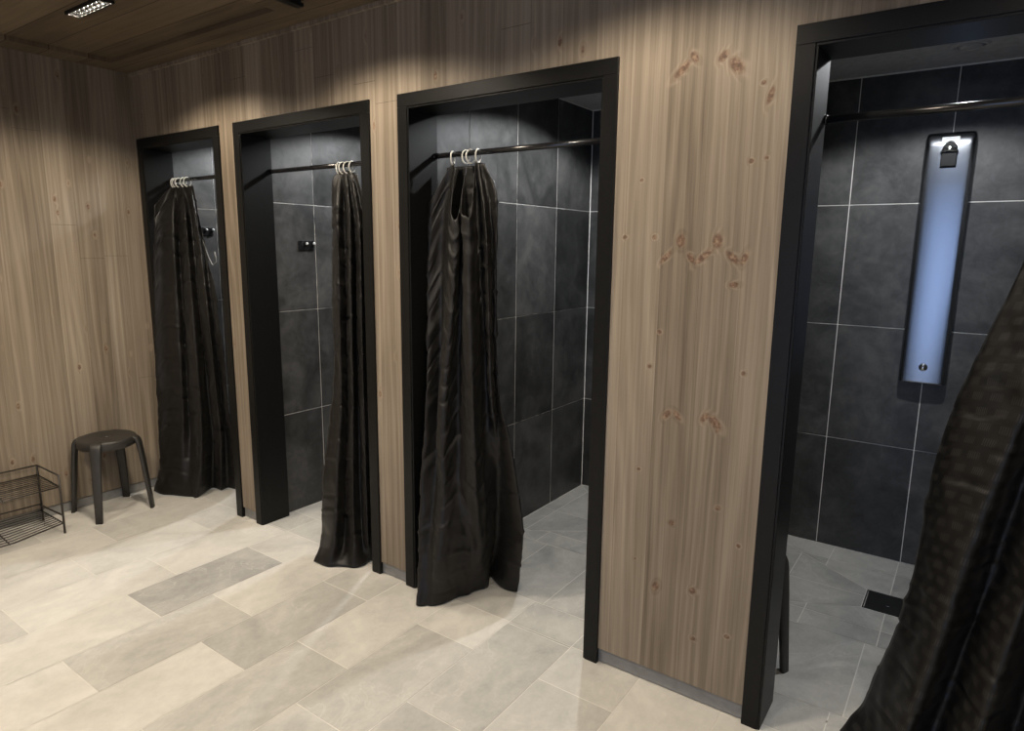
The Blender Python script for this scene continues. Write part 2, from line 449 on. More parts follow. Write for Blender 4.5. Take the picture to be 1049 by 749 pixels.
# grout bed under everything
for (x0, x1, y0, y1) in ((-.3, RX + .2, RY - .2, .19), (-.1, 4.95, .18, 1.8)):
    f = fb.faces.new([fb.verts.new(p) for p in ((x0, y0, -.0012), (x1, y0, -.0012), (x1, y1, -.0012), (x0, y1, -.0012))])
    f.material_index = 1
box(fb, -.3, RX + .2, RY - .2, 1.8, -.12, -.003, 0, 1)
fo = struct('floor', fb, [M_FLOOR, M_GROUT_F])

# ---- clad front wall with its four openings
bm = bmesh.new()
edges = [0.0]
for a, b in FRAMES: edges += [a + .02, b - .02]
edges.append(RX)
for i in range(0, len(edges), 2):
    box(bm, edges[i], edges[i + 1], .010, .168, .062, HC)
    box(bm, edges[i], edges[i + 1], .168, .1795, 0.0, HS, 0, 1)
    box(bm, edges[i], edges[i + 1], .034, .168, 0.0, .062, 0, 2)
for a, b in FRAMES:
    box(bm, a + .02, b - .02, .010, .168, HF - .02, HC)
    box(bm, a + .02, b - .02, .168, .1795, HF - .02, HS, 0, 1)
# the wide panel between the third and fourth openings carries its knots as a surface value
kl = bm.verts.layers.float.new('knot')
KX0, KX1, KZ0, KZ1, KS = 3.222, 3.769, .062, 2.2, .0045
nx, nz = int((KX1 - KX0) / KS), int((KZ1 - KZ0) / KS)
gv = []
pre = [(kx, kz, math.cos(a), math.sin(a), sx, sz) for kx, kz, a, sx, sz in KNOTS]
for q in range(nz + 1):
    z = KZ0 + (KZ1 - KZ0) * q / nz
    near = [p_ for p_ in pre if abs(p_[1] - z) < 4.2 * max(p_[4], p_[5])]
    row = []
    for i in range(nx + 1):
        x = KX0 + (KX1 - KX0) * i / nx; best = 4.0
        for kx, kz, ca, sa, sx, sz in near:
            dx, dz = x - kx, z - kz
            best = min(best, math.hypot((dx * ca + dz * sa) / sx, (dz * ca - dx * sa) / sz))
        v = bm.verts.new((x, .0096, z)); v[kl] = 4.0 - best; row.append(v)
    gv.append(row)
for q in range(nz):
    for i in range(nx): bm.faces.new((gv[q][i], gv[q][i + 1], gv[q + 1][i + 1], gv[q + 1][i]))
struct('wall_front', bm, [M_WOOD_F, M_SLATE, M_BASE])

bm = bmesh.new(); box(bm, -.14, 0.0, RY - .14, .012, .062, HC); box(bm, -.14, -.018, RY - .14, .012, 0, .062, 0, 1)
struct('wall_left', bm, [M_WOOD_L, M_BASE])
bm = bmesh.new(); box(bm, RX, RX + .14, RY - .14, .012, 0, HC); struct('wall_right', bm, M_WOOD_L)

# skirting, set back under the boards
bm = bmesh.new()
gaps = [(FRAMES[i][1], FRAMES[i + 1][0]) for i in range(3)] + [(FRAMES[3][1], RX)]
for a, b in gaps: box(bm, a - .002, b + .002, .020, .034, .003, .056, .001)
struct('baseboard_front', bm, M_BASE)
bm = bmesh.new(); box(bm, -.018, -.006, RY, .009, .003, .056, .001); struct('baseboard_left', bm, M_BASE)

# back wall with the glazed entrance the daylight comes through
DX0, DX1, DZ = 3.10, 4.90, 2.26
bm = bmesh.new()
box(bm, -.14, DX0, RY - .14, RY, 0, HC); box(bm, DX1, RX + .14, RY - .14, RY, 0, HC); box(bm, DX0, DX1, RY - .14, RY, DZ, HC)
struct('wall_back', bm, M_WOOD_F)
bm = bmesh.new()
for x0, x1 in ((DX0, DX0 + .05), (DX1 - .05, DX1)): box(bm, x0, x1, RY - .10, RY - .02, 0, DZ, .003)
box(bm, DX0 + .05, DX1 - .05, RY - .10, RY - .02, DZ - .05, DZ, .003); box(bm, DX0 + .05, DX1 - .05, RY - .10, RY - .02, 0, .07, .003)
dr = struct('door_5', bm, M_FRAME)
k = NT('clear_glazing'); tr = k.n('BsdfTransparent'); gl = k.n('BsdfGlossy'); gl.inputs['Roughness'].default_value = 0.0
mx = k.n('MixShader'); mx.inputs[0].default_value = 0.07
k.t.links.new(tr.outputs[0], mx.inputs[1]); k.t.links.new(gl.outputs[0], mx.inputs[2]); k.t.links.new(mx.outputs[0], k.t.nodes['Material Output'].inputs[0])
bm = bmesh.new(); box(bm, DX0 + .05, DX1 - .05, RY - .064, RY - .056, .07, DZ - .05)
struct('glass_pane', bm, k.m, dr)
pl = bpy.data.lights.new('door_daylight_portal', 'AREA'); pl.shape = 'RECTANGLE'; pl.size = DX1 - DX0; pl.size_y = DZ
pl.cycles.is_portal = True
po = bpy.data.objects.new('door_daylight_portal', pl); COL.objects.link(po)
po.location = ((DX0 + DX1) / 2, RY - .12, DZ / 2); po.rotation_euler = (math.radians(90), 0, 0)

# ---- ceiling of brown boards, border boards, cross board and cornice strips
bm = bmesh.new(); box(bm, -.14, RX + .14, RY - .14, .18, HC, HC + .1); struct('ceiling', bm, M_CEIL)
bm = bmesh.new()
box(bm, .0, RX, -.165, .010, HC - .024, HC, .002)
box(bm, .0, .165, RY, -.165, HC - .024, HC, .002)
struct('trim_1', bm, M_CEIL)
bm = bmesh.new(); box(bm, 1.685, 1.795, RY, -.165, HC - .034, HC, .002); box(bm, 1.796, 1.835, RY, -.15, HC - .038, HC, .002, 1); struct('trim_2', bm, [M_CEIL, M_BLACK])
bm = bmesh.new()
box(bm, .0, RX, -.004, .010, HC - .045, HC - .024, .002); struct('trim_3', bm, M_WOOD_F)

# ---- black frames with their deep jambs
for i, (a, b) in enumerate(FRAMES):
    bm = bmesh.new()
    for x0, x1, l0, l1 in ((a, a + .053, a + .036, a + FWD), (b - .053, b, b - FWD, b - .036)):
        box(bm, x0, x1, 0.0, .020, 0, HF - .053, .0015)
        box(bm, l0, l1, .004, JD, 0, HF - FWD, .0015)
    box(bm, a, b, 0.0, .020, HF - .053, HF, .0015)
    box(bm, a + .036, b - .036, .004, JD, HF - FWD, HF - .036, .0015)
    struct('trim_%d' % (4 + i), bm, M_FRAME)

# ---- tiled stalls
def wall_tiles(bm, lay, o, U, V, us, vs, rnd, ends=.004):
    o, U, V = Vector(o), Vector(U), Vector(V)
    for i in range(len(us) - 1):
        u0, u1 = us[i] + (ends if i == 0 else .0020), us[i + 1] - (ends if i == len(us) - 2 else .0020)
        for j in range(len(vs) - 1):
            v0, v1 = vs[j] + (ends if j == 0 else .0020), vs[j + 1] - .0020
            f = bm.faces.new([bm.verts.new(o + U * u + V * v) for u, v in ((u0, v0), (u1, v0), (u1, v1), (u0, v1))])
            f[lay] = rnd.random(); f.material_index = 0
rt_ = random.Random(5)
ZC = [0.0, .6, 1.2, 1.8, 2.4]
YC = [.18, .471, .871, 1.271, BACK]
parts = [(-.12, STALLS[0][0], None, 0)] + [(STALLS[i][1], STALLS[i + 1][0], i, i + 1) for i in range(3)] + [(STALLS[3][1], STALLS[3][1] + .12, 3, None)]
for (x0, x1, ls, rs) in parts:
    bm = bmesh.new(); lay = bm.faces.layers.float.new('tone')
    box(bm, x0 + .002, x1 - .002, .1797, BACK + .002, 0, HS, 0, 1)
    if rs is not None: wall_tiles(bm, lay, (x1, 0, 0), (0, 1, 0), (0, 0, 1), YC, ZC, rt_)
    if ls is not None: wall_tiles(bm, lay, (x0, 0, 0), (0, 1, 0), (0, 0, 1), YC, ZC, rt_)
    struct('wall_partition', bm, [M_SLATE, M_GROUT])
bm = bmesh.new(); lay = bm.faces.layers.float.new('tone')
box(bm, -.12, 4.89, BACK + .002, BACK + .12, 0, HS, 0, 1)
for i, (x0, x1) in enumerate(STALLS):
    cx = (x0 + x1) / 2
    cuts = [x0] + ([3.69, 4.09, 4.49] if i == 3 else [x for x in (cx - .4, cx, cx + .4) if x0 + .05 < x < x1 - .05]) + [x1]
    wall_tiles(bm, lay, (0, BACK, 0), (1, 0, 0), (0, 0, 1), cuts, ZC, rt_)
struct('wall_stall_back', bm, [M_SLATE, M_GROUT])
bm = bmesh.new(); box(bm, -.12, 4.89, .168, BACK + .12, HS, HS + .08); struct('ceiling_stalls', bm, M_PLASTER)

# ================================================================== LAMPS
def louvre_lamp(name, label, x, y, power=1.0):
    t = thing(name, label, 'ceiling light', (x, y, HC - .012), 0, 'louvre lamps in the board ceiling')
    L, W = .160, .028
    bm = bmesh.new()
    for sx in (-1, 1): box(bm, sx * L - .005, sx * L + .005, -W, W, -.002, .012, .001)
    for sy in (-1, 1): box(bm, -L - .005, L + .005, sy * W - .004, sy * W + .004, -.002, .012, .001)
    box(bm, -L, L, -W, W, .008, .012)
    link('housing', bm, M_BLACK, t)
    bm = bmesh.new()
    n = 8
    for i in range(n):
        for sy in (-1, 1):
            cx, cy = -L + (i + .5) * 2 * L / n, sy * W * .48
            h = .011
            b2 = bmesh.new()
            vs0 = [b2.verts.new((cx + sx * .016, cy + s * .0115, .0005)) for sx, s in ((-1, -1), (1, -1), (1, 1), (-1, 1))]
            vs1 = [b2.verts.new((cx + sx * .008, cy + s * .006, .0078)) for sx, s in ((-1, -1), (1, -1), (1, 1), (-1, 1))]
            for q in range(4): b2.faces.new((vs0[q], vs0[(q + 1) % 4], vs1[(q + 1) % 4], vs1[q]))
            merge(bm, b2)
            b3 = bmesh.new(); b3.faces.new([b3.verts.new((cx + sx * .008, cy + s * .006, .0076)) for sx, s in ((-1, -1), (1, -1), (1, 1), (-1, 1))]); link('lamp_cell', b3, M_LED, t)
    link('reflector', bm, M_CHROME, t)
    ld = bpy.data.lights.new('louvre_lamp_light', 'SPOT'); ld.energy = LAMP_W * power; ld.color = LAMP_COL
    ld.spot_size = math.radians(143); ld.spot_blend = 0.38; ld.shadow_soft_size = .05
    lo = bpy.data.objects.new('louvre_lamp_light', ld); COL.objects.link(lo); lo.parent = t; lo.location = (0, 0, -.010)
    return t
for x, y, pw, lab in ((.96, -.605, 1.05, 'slim black louvre lamp in the brown ceiling near the corner of the wood walls'),
                  (2.16, -.605, 1.0, 'slim black louvre lamp in the ceiling before the second opening'),
                  (3.36, -.605, .72, 'slim black louvre lamp in the ceiling before the wide wood panel'),
                  (.96, -1.9, 1.15, 'slim black louvre lamp in the ceiling over the shoe rack side of the room'),
                  (4.62, -.605, .38, 'unseen louvre lamp added in the ceiling to light the shower panel stall'),  # added out of view to brighten the fourth stall's floor
                  (2.16, -1.9, 1.05, 'slim black louvre lamp in the middle of the ceiling'),
                  (3.36, -1.9, .6, 'unseen louvre lamp added in the ceiling to brighten the wide panel low down')):  # extra lamp out of view, put in to lift the lower right wall
    louvre_lamp('ceiling_light', lab, x, y, pw)

def downlight(label, x, y):
    t = thing('downlight', label, 'ceiling light', (x, y, HS), 0, 'round downlights of the shower stalls')
    bm = bmesh.new(); lathe(bm, [(.026, -.001), (.030, -.004), (.042, -.004), (.045, 0.0)], 32, cap=False); link('rim', bm, M_PLASTER, t)
    bm = bmesh.new(); lathe(bm, [(.026, -.0008), (.001, -.0008)], 24, cap=True); link('lens', bm, M_SPOTGLOW, t)
    ld = bpy.data.lights.new('downlight_light', 'SPOT'); ld.energy = SPOT_W; ld.color = SPOT_COL
    ld.spot_size = math.radians(147); ld.spot_blend = 0.25; ld.shadow_soft_size = .022
    lo = bpy.data.objects.new('downlight_light', ld); COL.objects.link(lo); lo.parent = t; lo.location = (0, 0, -.008)
for (x0, x1), lab in zip(STALLS, ('round downlight in the ceiling of the stall nearest the corner', 'round downlight in the ceiling of the stall with the open left half',
                                  'round downlight in the ceiling of the stall with four curtain rings in view', 'round downlight in the ceiling of the stall with the shower panel')):
    downlight(lab, (x0 + x1) / 2, .86)
t = thing('ceiling_vent', 'round grey vent ring in the ceiling of the shower panel stall', 'vent', (4.128, 1.36, HS))
bm = bmesh.new(); lathe(bm, [(.050, -.002), (.054, -.007), (.066, -.006), (.071, 0.0)], 40, cap=False); link('rim', bm, M_PLASTER, t)
bm = bmesh.new(); lathe(bm, [(.050, -.003), (.030, -.010), (.001, -.012)], 40, cap=True); link('disc', bm, M_PLASTER, t)

# ================================================================== RODS AND CURTAINS
ROD_Y, ROD_Z = .165, 1.957
for (a, b), lab in zip(FRAMES, ('black curtain rod across the narrow opening at the room corner', 'black curtain rod across the opening with the hook plate behind',
                                'black curtain rod across the opening whose curtain hangs at its left jamb', 'glossy black curtain rod above the steel shower panel')):
    r = thing('curtain_rod', lab, 'curtain rod', ((a + b) / 2, ROD_Y, ROD_Z), 0, 'curtain rods in the four openings')
    h = (b - a) / 2 - FWD
    bm = bmesh.new(); tube(bm, [(-h + .001, 0, 0), (h - .001, 0, 0)], .0115, 20); link('pole', bm, M_ROD, r)
    for s in (-1, 1):
        bm = bmesh.new(); tube(bm, [(s * (h - .0005), 0, 0), (s * (h - .008), 0, 0)], .0145, 20); link('end_cap', bm, M_ROD, r)

def curtain(label, cols, ring_x, mat, seed, rows=190, sub=9, group=None):
    cols = [[Vector(p) for p in c] for c in cols]
    G = []
    for c in cols:                                   # even steps down each fold
        dens = [catmull(c, t * (len(c) - 1) / 240.0) for t in range(241)]
        acc = [0.0]
        for p, q in zip(dens, dens[1:]): acc.append(acc[-1] + (q - p).length)
        L = acc[-1]; col = []; k = 0
        for i in range(rows + 1):
            s = L * i / rows
            while k < 239 and acc[k + 1] < s: k += 1
            f = (s - acc[k]) / max(1e-9, acc[k + 1] - acc[k]); col.append(dens[k].lerp(dens[k + 1], min(1, f)))
        G.append(col)
    nc = (len(cols) - 1) * sub + 1
    grid = []
    for i in range(rows + 1):
        rp = [G[c][i] for c in range(len(cols))]
        grid.append([catmull(rp, j / sub) for j in range(nc)])
    # small creases along the surface normal, fading out at the hems' ends
    rc = random.Random(seed)
    creases = [(q * .088 + rc.uniform(-.015, .015), rc.choice((-.009, .008, .011))) for q in range(1, 22)]
    out = [[p.copy() for p in r] for r in grid]
    us = [0.0]
    for j in range(1, nc): us.append(us[-1] + max((grid[i][j] - grid[i][j - 1]).length for i in (rows // 3, rows // 2, rows - 8)))
    for i in range(rows + 1):
        for j in range(nc):
            du = grid[i][min(j + 1, nc - 1)] - grid[i][max(j - 1, 0)]
            dv = grid[min(i + 1, rows)][j] - grid[max(i - 1, 0)][j]
            n = du.cross(dv)
            if n.length > 1e-9: n.normalize()
            u, v = us[j], 1.92 * i / rows
            w = noise.noise(Vector((u * 7, v * 3.0, seed))) * .010 + noise.noise(Vector((u * 11 + v * 3, v * 15, seed + 4))) * .0055 \
                + abs(noise.noise(Vector((u * 8 - v * 4, v * 9, seed + 9)))) * .007
            for vk, ck in creases:
                w += ck * math.exp(-((v - vk - .012 * noise.noise(Vector((u * 9, vk * 20, seed)))) / .007) ** 2) * max(0.0, noise.noise(Vector((u * 6, vk * 31, seed + 2))) + .35)
            w *= min(1.0, i / 8.0)
            q = grid[i][j] + n * w
            q.z = max(q.z, .006)
            out[i][j] = q
    bm = bmesh.new(); uvl = bm.loops.layers.uv.new('UVMap')
    V = [[bm.verts.new(p) for p in r] for r in out]
    for i in range(rows):
        for j in range(nc - 1):
            f = bm.faces.new((V[i][j], V[i][j + 1], V[i + 1][j + 1], V[i + 1][j])); f.smooth = True
            for lp, (a, b) in zip(f.loops, ((i, j), (i, j + 1), (i + 1, j + 1), (i + 1, j))): lp[uvl].uv = (us[b], 1.92 * (1 - a / rows))
    me = bpy.data.meshes.new('shower_curtain'); bm.to_mesh(me); bm.free(); me.materials.append(mat)
    o = bpy.data.objects.new('shower_curtain', me); COL.objects.link(o)
    md = o.modifiers.new('thickness', 'SOLIDIFY'); md.thickness = .0022; md.offset = 0
    tag(o, label, 'shower curtain', group)
    for k, x in enumerate(ring_x):
        bm = bmesh.new()
        tl = (-.25, .15, .3, -.1, .2)[k % 5]
        pts = [(x + .027 * math.sin(a) * math.sin(tl), ROD_Y + .020 * math.sin(a), ROD_Z - .014 + .027 * math.cos(a)) for a in [2 * math.pi * q / 28 for q in range(28)]]
        tube(bm, pts, .0034, 8, closed=True)
        rg = link('curtain_ring', bm, M_RING, o); rg['label'] = 'ivory plastic ring'
    return o

C3 = [[[2.261, 0.2, 1.863], [2.244, 0.2, 1.364], [2.253, 0.19, 0.911], [2.275, 0.16, 0.447], [2.331, 0.1, 0.189], [2.351, 0.082, 0.006]],
      [[2.281, 0.12, 1.761], [2.285, 0.09, 1.371], [2.318, 0.04, 0.946], [2.337, -0.02, 0.515], [2.351, -0.06, 0.163], [2.368, -0.088, 0.006]],
      [[2.381, 0.165, 1.923], [2.337, 0.15, 1.687], [2.341, 0.13, 1.372], [2.351, 0.1, 0.94], [2.388, 0.02, 0.515], [2.4, -0.05, 0.174], [2.411, -0.096, 0.006]],
      [[2.432, 0.085, 1.719], [2.435, 0.06, 1.38], [2.413, 0.03, 0.96], [2.427, -0.01, 0.532], [2.456, -0.06, 0.218], [2.451, -0.057, 0.006]],
      [[2.469, 0.085, 1.698], [2.472, 0.06, 1.382], [2.452, 0.03, 0.966], [2.466, -0.01, 0.541], [2.487, -0.05, 0.223], [2.473, -0.01, 0.006]],
      [[2.451, 0.165, 1.922], [2.449, 0.14, 1.665], [2.454, 0.12, 1.378], [2.459, 0.1, 0.954], [2.493, 0.05, 0.529], [2.517, 0.0, 0.235], [2.485, 0.05, 0.006]],
      [[2.493, 0.075, 1.729], [2.52, 0.06, 1.384], [2.546, 0.04, 0.977], [2.548, 0.05, 0.542], [2.535, 0.08, 0.255], [2.504, 0.096, 0.006]],
      [[2.535, 0.055, 1.696], [2.562, 0.04, 1.387], [2.594, 0.02, 0.986], [2.591, 0.05, 0.552], [2.577, 0.09, 0.263], [2.517, 0.138, 0.006]],
      [[2.549, 0.075, 1.712], [2.569, 0.07, 1.386], [2.601, 0.05, 0.982], [2.6, 0.08, 0.545], [2.586, 0.12, 0.254], [2.535, 0.173, 0.006]],
      [[2.498, 0.165, 1.919], [2.526, 0.15, 1.665], [2.555, 0.14, 1.382], [2.586, 0.13, 0.967], [2.606, 0.12, 0.623], [2.587, 0.17, 0.306], [2.543, 0.223, 0.006]],
      [[2.517, 0.16, 1.914], [2.6, 0.1, 1.662], [2.632, 0.08, 1.388], [2.642, 0.09, 0.981], [2.624, 0.16, 0.661], [2.581, 0.23, 0.306], [2.498, 0.283, 0.006]],
      [[2.528, 0.165, 1.914], [2.592, 0.15, 1.703], [2.607, 0.14, 1.384], [2.625, 0.14, 0.97], [2.661, 0.16, 0.668], [2.673, 0.2, 0.342], [2.61, 0.24, 0.006]],
      [[2.545, 0.17, 1.909], [2.629, 0.14, 1.756], [2.642, 0.12, 1.387], [2.661, 0.12, 0.978], [2.705, 0.14, 0.768], [2.738, 0.18, 0.456], [2.742, 0.2, 0.287], [2.676, 0.256, 0.006]],
      [[2.512, 0.2, 1.907], [2.524, 0.22, 1.667], [2.549, 0.21, 1.378], [2.575, 0.2, 0.953], [2.609, 0.2, 0.737], [2.616, 0.24, 0.407], [2.615, 0.26, 0.228], [2.587, 0.279, 0.006]],
      [[2.433, 0.2, 1.911], [2.462, 0.19, 1.667], [2.473, 0.19, 1.376], [2.485, 0.19, 0.943], [2.5, 0.2, 0.717], [2.493, 0.24, 0.376], [2.49, 0.26, 0.193], [2.471, 0.287, 0.006]],
      [[2.313, 0.2, 1.91], [2.322, 0.2, 1.669], [2.331, 0.2, 1.368], [2.34, 0.2, 0.921], [2.351, 0.2, 0.69], [2.344, 0.22, 0.346], [2.339, 0.24, 0.158], [2.385, 0.199, 0.006]]]
C2 = [[[1.64, 0.165, 1.927], [1.609, 0.15, 1.835], [1.606, 0.13, 1.337], [1.61, 0.12, 0.939], [1.584, 0.09, 0.631], [1.588, 0.04, 0.327], [1.638, -0.03, 0.095], [1.681, -0.111, 0.006]],
      [[1.654, 0.165, 1.931], [1.704, 0.1, 1.695], [1.717, 0.08, 1.345], [1.718, 0.07, 0.86], [1.727, 0.02, 0.468], [1.783, -0.06, 0.146], [1.777, -0.104, 0.006]],
      [[1.675, 0.165, 1.93], [1.685, 0.16, 1.721], [1.692, 0.15, 1.34], [1.687, 0.14, 0.843], [1.706, 0.1, 0.441], [1.767, 0.02, 0.112], [1.827, -0.067, 0.006]],
      [[1.697, 0.165, 1.929], [1.789, 0.1, 1.716], [1.813, 0.07, 1.35], [1.804, 0.07, 0.871], [1.809, 0.05, 0.476], [1.869, -0.01, 0.151], [1.897, -0.04, 0.006]],
      [[1.717, 0.165, 1.928], [1.771, 0.15, 1.673], [1.775, 0.14, 1.345], [1.779, 0.13, 0.858], [1.805, 0.1, 0.358], [1.865, 0.05, 0.128], [1.912, 0.009, 0.006]],
      [[1.732, 0.17, 1.923], [1.843, 0.11, 1.671], [1.865, 0.09, 1.351], [1.859, 0.09, 0.875], [1.882, 0.07, 0.384], [1.919, 0.04, 0.147], [1.912, 0.061, 0.006]],
      [[1.758, 0.165, 1.916], [1.822, 0.16, 1.673], [1.833, 0.15, 1.347], [1.839, 0.14, 0.864], [1.862, 0.12, 0.365], [1.889, 0.1, 0.116], [1.92, 0.08, 0.006]],
      [[1.773, 0.17, 1.911], [1.886, 0.12, 1.671], [1.904, 0.11, 1.352], [1.906, 0.11, 0.878], [1.92, 0.1, 0.384], [1.947, 0.08, 0.166], [1.905, 0.121, 0.006]]]
C1 = [[[0.105, 0.037, 1.798], [0.105, -0.007, 1.273], [0.105, -0.045, 0.662], [0.1, -0.051, 0.343], [0.07, -0.046, 0.14], [0.079, -0.099, 0.006]],
      [[0.088, 0.165, 1.936], [0.14, 0.06, 1.717], [0.15, 0.031, 1.273], [0.17, -0.005, 0.664], [0.17, -0.029, 0.287], [0.196, -0.096, 0.006]],
      [[0.122, 0.165, 1.935], [0.223, 0.08, 1.688], [0.263, 0.05, 1.277], [0.287, 0.02, 0.675], [0.269, 0.0, 0.298], [0.28, -0.054, 0.006]],
      [[0.157, 0.165, 1.933], [0.197, 0.13, 1.69], [0.219, 0.11, 1.272], [0.255, 0.08, 0.661], [0.283, 0.06, 0.35], [0.359, -0.015, 0.006]],
      [[0.202, 0.165, 1.931], [0.353, 0.09, 1.715], [0.401, 0.06, 1.283], [0.462, 0.03, 0.697], [0.453, 0.03, 0.388], [0.407, 0.021, 0.006]],
      [[0.246, 0.165, 1.929], [0.31, 0.15, 1.718], [0.363, 0.13, 1.278], [0.394, 0.13, 0.671], [0.392, 0.14, 0.351], [0.322, 0.149, 0.006]],
      [[0.289, 0.165, 1.921], [0.418, 0.12, 1.715], [0.509, 0.09, 1.287], [0.534, 0.1, 0.695], [0.499, 0.13, 0.373], [0.416, 0.154, 0.006]],
      [[0.311, 0.165, 1.92], [0.392, 0.15, 1.677], [0.503, 0.13, 1.285], [0.486, 0.16, 0.678], [0.469, 0.18, 0.356], [0.403, 0.21, 0.006]],
      [[0.324, 0.17, 1.92], [0.485, 0.13, 1.47], [0.59, 0.11, 1.29], [0.584, 0.14, 0.695], [0.557, 0.18, 0.371], [0.459, 0.23, 0.006]]]
GC = 'black curtains of the four shower openings'
c1 = curtain('black curtain in the narrow corner opening, spread out to the frame at its foot', C1, (.108, .137, .172, .222, .268), M_FAB, 1.3, group=GC)
bm = bmesh.new(); tube(bm, [(0.396, 0.15, 1.631), (0.431, 0.15, 1.573), (0.474, 0.15, 1.493), (0.511, 0.15, 1.447), (0.555, 0.15, 1.471), (0.541, 0.15, 1.528)], .0028, 8)
lp = link('tie_loop', bm, M_BASE, c1); lp['label'] = 'thin grey loop at the edge'
curtain('black curtain bunched narrow at the right jamb of the opening with the hook plate', C2, (1.648, 1.676, 1.712, 1.742), M_FAB, 5.1, group=GC)
curtain('black curtain with two deep V sags below its rings, bunched at the left jamb', C3, (2.375, 2.447, 2.472, 2.512), M_FAB, 9.7, group=GC)
C4 = [[(4.395, .165, 1.925), (4.352, .165, 1.564), (4.293, .17, 1.342), (4.237, .18, 1.123), (4.203, .20, .873), (4.193, .22, .577), (4.160, .25, .348), (4.121, .27, .193), (4.097, .25, .08), (4.048, .155, .007)],
      [(4.43, .165, 1.925), (4.405, .13, 1.55), (4.345, .115, 1.2), (4.28, .11, .85), (4.235, .10, .45), (4.185, .08, .15), (4.14, .02, .007)],
      [(4.455, .14, 1.925), (4.45, .10, 1.55), (4.41, .08, 1.2), (4.345, .07, .85), (4.285, .045, .45), (4.235, .01, .15), (4.21, -.04, .007)],
      [(4.475, .165, 1.925), (4.485, .16, 1.55), (4.46, .17, 1.2), (4.41, .17, .85), (4.35, .15, .45), (4.30, .11, .15), (4.27, .07, .007)],
      [(4.50, .13, 1.925), (4.52, .08, 1.55), (4.515, .05, 1.2), (4.475, .03, .85), (4.42, .0, .45), (4.38, -.04, .15), (4.35, -.08, .007)],
      [(4.53, .165, 1.925), (4.56, .16, 1.55), (4.56, .16, 1.2), (4.53, .15, .85), (4.50, .13, .45), (4.47, .10, .15), (4.45, .07, .007)],
      [(4.56, .13, 1.925), (4.60, .08, 1.55), (4.61, .06, 1.2), (4.60, .04, .85), (4.57, .02, .45), (4.55, -.02, .15), (4.54, -.05, .007)],
      [(4.60, .165, 1.925), (4.65, .16, 1.55), (4.66, .15, 1.2), (4.66, .15, .85), (4.65, .13, .45), (4.64, .10, .15), (4.64, .08, .007)],
      [(4.64, .14, 1.925), (4.69, .10, 1.55), (4.695, .09, 1.2), (4.695, .09, .85), (4.69, .07, .45), (4.69, .05, .15), (4.69, .03, .007)]]
curtain('black curtain with woven rows of dashes, drawn aside before the shower panel', C4, (4.41, 4.47, 4.53, 4.60), M_FAB2, 14.2, group=GC)

# ================================================================== SHOWER PANEL
p = thing('shower_unit', 'tall slim brushed steel shower panel on the black tiled back wall', 'shower', (4.0875, BACK, .948))
W, H = .098, 1.163
prof = []
prof = [(-W, 0.0), (-W, -.030)]
for k in range(1, 7):
    a = math.pi / 2 * k / 7; prof.append((-W + .022 * (1 - math.cos(a)), -.030 - .026 * math.sin(a)))
for k in range(0, 13):
    s = -1 + 2 * k / 12; prof.append((s * (W - .022), -.056 - .0022 * (1 - s * s)))
for k in range(6, 0, -1):
    a = math.pi / 2 * k / 7; prof.append((W - .022 * (1 - math.cos(a)), -.030 - .026 * math.sin(a)))
prof += [(W, -.030), (W, 0.0)]
bm = bmesh.new(); rings = []
levels = [(0.0, .97, .94), (.004, .995, .99), (.006, 1.0, 1.0), (.009, 1, 1), (.02, 1, 1)] + [(H * k / 10, 1.0, 1.0) for k in range(1, 9)] + [(H - .10, 1, 1), (H - .062, 1, 1), (H - .052, 1, .985), (H - .035, .995, .92), (H - .02, .985, .82), (H - .008, .955, .66), (H - .001, .90, .45), (H, .86, .35)]
for z, sx, sy in levels: rings.append([bm.verts.new((x * sx, y * sy, z)) for x, y in prof])
for A, B in zip(rings, rings[1:]):
    for k in range(len(prof) - 1):
        f = bm.faces.new((A[k], A[k + 1], B[k + 1], B[k])); f.smooth = True
bm.faces.new(rings[0]); bm.faces.new(rings[-1][::-1])
link('body', bm, M_STEEL, p)
# arched dark housing of the spray head with a bright lip, the badge above it painted with the downlight's reflection, the push button low down
bm = bmesh.new(); n = 12
arch = [(-.017, -.030), (.017, -.030), (.017, .006)] + [(.017 * math.cos(a), .006 + .024 * math.sin(a)) for a in [math.pi * q / n for q in range(1, n)]] + [(-.017, .006)]
A = [bm.verts.new((x, -.055, z)) for x, z in arch]; B = [bm.verts.new((x * .86, -.073, z * .86)) for x, z in arch]
for q in range(len(arch)): bm.faces.new((A[q], A[(q + 1) % len(arch)], B[(q + 1) % len(arch)], B[q]))
bm.faces.new(B); bm.faces.new(A[::-1])
bm.transform(Matrix.Translation((0, 0, 1.062)) @ Matrix.Diagonal((1.9, 1, 2.0, 1)))
hd = link('spray_housing', bm, M_FRAME, p)
bm = bmesh.new()
tube(bm, [(-.015, -.070, 0), (-.009, -.083, .006), (0, -.088, .009), (.009, -.083, .006), (.015, -.070, 0)], [.004, .006, .007, .006, .004], 12)
bm.transform(Matrix.Translation((0, 0, 1.070)) @ Matrix.Diagonal((1.9, 1, 1.7, 1))); sp = link('spray_head', bm, M_CHROME, hd); sp['label'] = 'chrome spray head'
bm = bmesh.new(); box(bm, -.034, .034, -.0605, -.054, 0, .030, .001)
bm.transform(Matrix.Translation((0, -.0565, H - .052)) @ Matrix.Rotation(math.radians(-22), 4, 'X') @ Matrix.Translation((0, .0565, 0))); bd = link('badge', bm, M_WHITE, p); bd['label'] = 'small badge at the top, painted white as the lamp reflection'
bm = bmesh.new(); lathe(bm, [(.0185, -.008), (.0185, .003), (.0165, .006), (.013, .008), (.012, .015), (.010, .017), (.001, .018)], 28)
